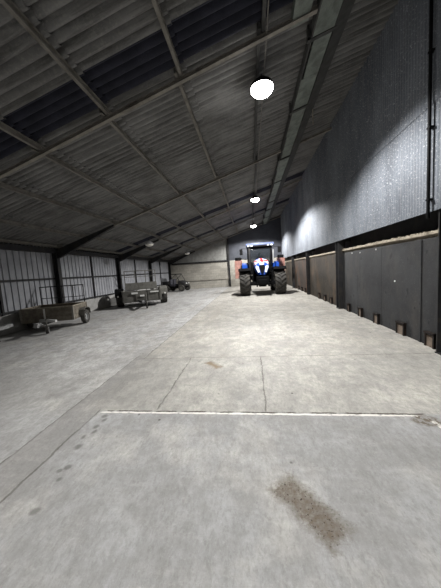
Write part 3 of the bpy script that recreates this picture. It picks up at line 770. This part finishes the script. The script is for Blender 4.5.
# ------------------------------------------------------------------ grey steel trailer
G = empty('farm_trailer', (0, 0, 0), 0, 'low grey steel trailer with big black tyres and ladder-like tail frame', 'trailer')
for s in (-1, 1): wheel(G, s*1.15, 0, .45, .22, .36, 14, .022, GREYSTEEL)
b = MB(); b.box(-.95, .95, -1.05, -1.0, .30, .86, bev=.01); 
for x in (-.9, -.3, .3, .9): b.box(x-.03, x+.03, -1.08, -1.05, .28, .86)
o = b.build('front_board', GREYSTEEL, G)
MB().box(-.52, -.22, -1.10, -1.08, .70, .79).build('label_plate', LABELW, o); MB().box(-.12, .10, -1.09, -1.05, .55, .63).build('label_plate', LABELW, o); MB().box(.40, .82, -1.10, -1.08, .72, .79).build('label_plate', LABELW, o)
for s in (-1, 1):
    b = MB(); b.box(s*.95-.03, s*.95+.03, -1.03, 1.05, .30, .86, bev=.01)
    for y in (-.5, 0, .5): b.box(s*.99-.03, s*.99+.03, y-.03, y+.03, .3, .86)
    b.build('side_board', GREYSTEEL, G)
    b = MB()
    pr = [(-.56, .55), (-.48, .82), (-.25, .95), (.25, .95), (.48, .82), (.56, .55)]
    for (y0, z0), (y1, z1) in zip(pr, pr[1:]):
        b.poly([(s*1.15-.2, y0, z0), (s*1.15-.2, y1, z1), (s*1.15-.2, y1, z1+.02), (s*1.15-.2, y0, z0+.02)], (.4, 0, 0))
    b.build('mudguard', BLACK if s < 0 else GREYSTEEL, G); MB().lathe([(.045, -.006), (.045, .006)], Matrix.Translation((s*1.2, -.575, .60)) @ Matrix.Rotation(R(90), 4, 'Z'), 12).build('reflector', LABELW, G)
MB().box(-.95, .95, -1.03, 1.05, .28, .33).build('floor_plate', GREYSTEEL, G)
b = MB(); b.box(-1.0, 1.0, -.05, .05, .38, .46); b.bar((-.5, .6, .27), (-.05, -2.0, .36), .08, .09); b.bar((.5, .6, .27), (.05, -2.0, .36), .08, .09); b.build('chassis', DARK, G)
b = MB(); b.bar((0, -1.9, .38), (0, -2.15, .38), .12, .08, bev=.02); b.lathe([(.06, -.05), (.06, .05)], Matrix.Translation((0, -2.16, .36)), 12); b.build('coupling', GALVT, G)
b = MB(); b.tube([(.16, -1.8, .14), (.16, -1.8, .80)], .028); b.bar((0, -1.8, .4), (.16, -1.8, .4), .05, .06); b.build('jockey_stand', GREYSTEEL, G)
b = MB(); tyre(b, Matrix.Translation((.16, -1.8, .13)), .13, .06, .08, 0, .01); b.build('jockey_wheel', TYRE, G, 40)
b = MB()
for x in (-.88, -.3, .28, .86): b.box(x-.022, x+.022, 1.03, 1.07, .5, 1.92)
b.box(-.9, .9, 1.03, 1.07, 1.89, 1.93); b.box(-.9, .9, 1.03, 1.07, 1.55, 1.58)
b.build('tail_frame', GREYSTEEL, G)
MB().box(-.9, .9, 1.02, 1.06, .80, 1.22).build('tail_board', GREYSTEEL, G)
place(G, -6.08, 12.74, 26)

# ------------------------------------------------------------------ pale drawbar of a trailer at the left edge
H = empty('galvanised_trailer', (0, 0, 0), 0, 'galvanised trailer at the left edge, only its pale drawbar frame in view', 'trailer')
b = MB(); b.bar((-.42, -1.3, .42), (-.03, .0, .36), .06, .09); b.bar((.42, -1.3, .42), (.03, .0, .36), .06, .09); b.bar((-.28, -.8, .4), (.28, -.8, .4), .05, .07)
b.build('drawbar', GALVT, H)
b = MB(); b.box(-.06, .06, -.08, .16, .32, .42, bev=.02); b.build('coupling', GALVT, H)
b = MB(); b.bar((0, -.25, .42), (0, -.75, .80), .05, .05); b.box(-.18, .18, -.8, -.76, .76, .82); b.box(-.03, .03, -.8, -.76, .4, .8); b.build('winch_post', GALVT, H)
b = MB(); b.box(-.42, .42, -2.6, -1.3, .40, .70, bev=.02); b.build('body', GREYSTEEL, H)
b = MB(); b.box(-.5, .5, -2.02, -1.98, .24, .30); b.box(-.2, .2, -2.06, -1.94, .28, .42); b.build('axle', DARK, H)
for s in (-1, 1): wheel(H, s*.54, -2.0, .27, .14, .13, 0, .012, GALVT)
b = MB(); b.tube([(.0, -.35, 0.02), (.0, -.35, .42)], .024); b.lathe([(.07, -.01), (.07, .01)], Matrix.Translation((0, -.35, .012)) @ Matrix.Rotation(R(90), 4, 'Y'), 12); b.build('prop_stand', DARK, H)
place(H, -7.28, 6.2, 6)

# ------------------------------------------------------------------ dark buggy in the far corner (faces +x)
U = empty('utility_buggy', (0, 0, 0), 0, 'dark utility buggy with roll cage parked in the far left corner', 'buggy')
for x in (-.72, .78):
    for y in (-.55, .55):
        M = Matrix.Translation((x, y, .30)) @ Matrix.Rotation(R(90), 4, 'Z')
        b = MB(); tyre(b, M, .30, .15, .24, 12, .025); o = b.build('wheel', TYRE, U, 35); MB().lathe([(.155, -.08), (.155, .08), (.05, .09 if y < 0 else -.09)], M, 18).build('rim', GREYSTEEL, o)
b = MB(); b.box(-1.0, 1.0, -.4, .4, .32, .48, bev=.03); b.box(-.7, .8, -.06, .06, .25, .35); b.box(-.76, -.68, -.5, .5, .27, .33); b.box(.74, .82, -.5, .5, .27, .33); b.build('chassis', BLACK, U)
secs = []
for x, w, z in ((.42, .52, .95), (.7, .5, .92), (1.0, .42, .80), (1.15, .34, .66)):
    secs.append([(x, -w, .48), (x, -w, z-.08), (x, -w+.1, z), (x, w-.1, z), (x, w, z-.08), (x, w, .48)])
MB().loft(secs).build('bonnet', DARK, U, 40)
b = MB(); b.box(-1.2, -.45, -.6, .6, .66, .70); b.box(-1.2, -.45, -.62, -.58, .66, .92); b.box(-1.2, -.45, .58, .62, .66, .92); b.box(-1.22, -1.18, -.6, .6, .66, .92); b.box(-.48, -.44, -.6, .6, .66, .92); b.box(-1.0, -.55, -.3, .3, .46, .66); b.build('cargo_bed', DARK, U)
b = MB()
for y in (-.28, .28): b.box(-.38, .05, y-.22, y+.22, .48, .66, bev=.04); b.box(-.42, -.30, y-.22, y+.22, .64, 1.12, bev=.04)
b.build('seats', SEAT, U)
b = MB()
for s in (-1, 1): b.tube([(.62, s*.54, .88), (.28, s*.52, 1.52), (-.38, s*.52, 1.55), (-.46, s*.56, .5)], .026); b.tube([(.28, s*.52, 1.52), (-.44, s*.56, .95)], .02)
for x, z in ((.28, 1.52), (-.38, 1.55)): b.tube([(x, -.52, z), (x, .52, z)], .024)
b.build('roll_cage', DARK, U)
b = MB(); b.box(-.40, .30, -.52, .52, 1.55, 1.58, bev=.01); b.build('canopy', BLACK, U)
b = MB()
for i in range(14):
    a0, a1 = 2*math.pi*i/14, 2*math.pi*(i+1)/14
    f_ = lambda a: (.28-.06*math.sin(a), -.28+.17*math.cos(a), 1.0+.15*math.sin(a)); b.tube([f_(a0), f_(a1)], .014, 6)
b.tube([(.28, -.28, 1.0), (.5, -.28, .8)], .02); b.build('steering_wheel', BLACK, U)
for s in (-1, 1): MB().box(1.08, 1.16, s*.22-.07, s*.22+.07, .66, .74, bev=.015).build('headlight', LABELW, U)
place(U, -6.8, 21.4, -12)

# ------------------------------------------------------------------ world, camera, view
w = bpy.data.worlds.new('night'); S.world = w; w.use_nodes = True
w.node_tree.nodes['Background'].inputs[0].default_value = (.35, .4, .5, 1); w.node_tree.nodes['Background'].inputs[1].default_value = .002
F, YAW, PIT, ROL = 241.594, R(7.52423), R(5.5047), R(-3.78383)
fw = Vector((-math.sin(YAW)*math.cos(PIT), math.cos(YAW)*math.cos(PIT), -math.sin(PIT)))
r_ = Vector((math.cos(YAW), math.sin(YAW), 0)); u_ = r_.cross(fw)
rr = r_*math.cos(ROL)+u_*math.sin(ROL); uu = -r_*math.sin(ROL)+u_*math.cos(ROL)
cd = bpy.data.cameras.new('camera'); cam = bpy.data.objects.new('camera', cd); COL.objects.link(cam)
cd.sensor_fit = 'HORIZONTAL'; cd.sensor_width = 36; cd.lens = F/441*36; cd.clip_start = .05
cam.matrix_world = Matrix(((rr.x, uu.x, -fw.x, 0), (rr.y, uu.y, -fw.y, 0), (rr.z, uu.z, -fw.z, 1.6), (0, 0, 0, 1)))
S.camera = cam
S.view_settings.view_transform = 'Standard'; S.view_settings.look = 'None'; S.view_settings.gamma = 1; S.view_settings.use_curve_mapping = False
S.view_settings.exposure = 0.34
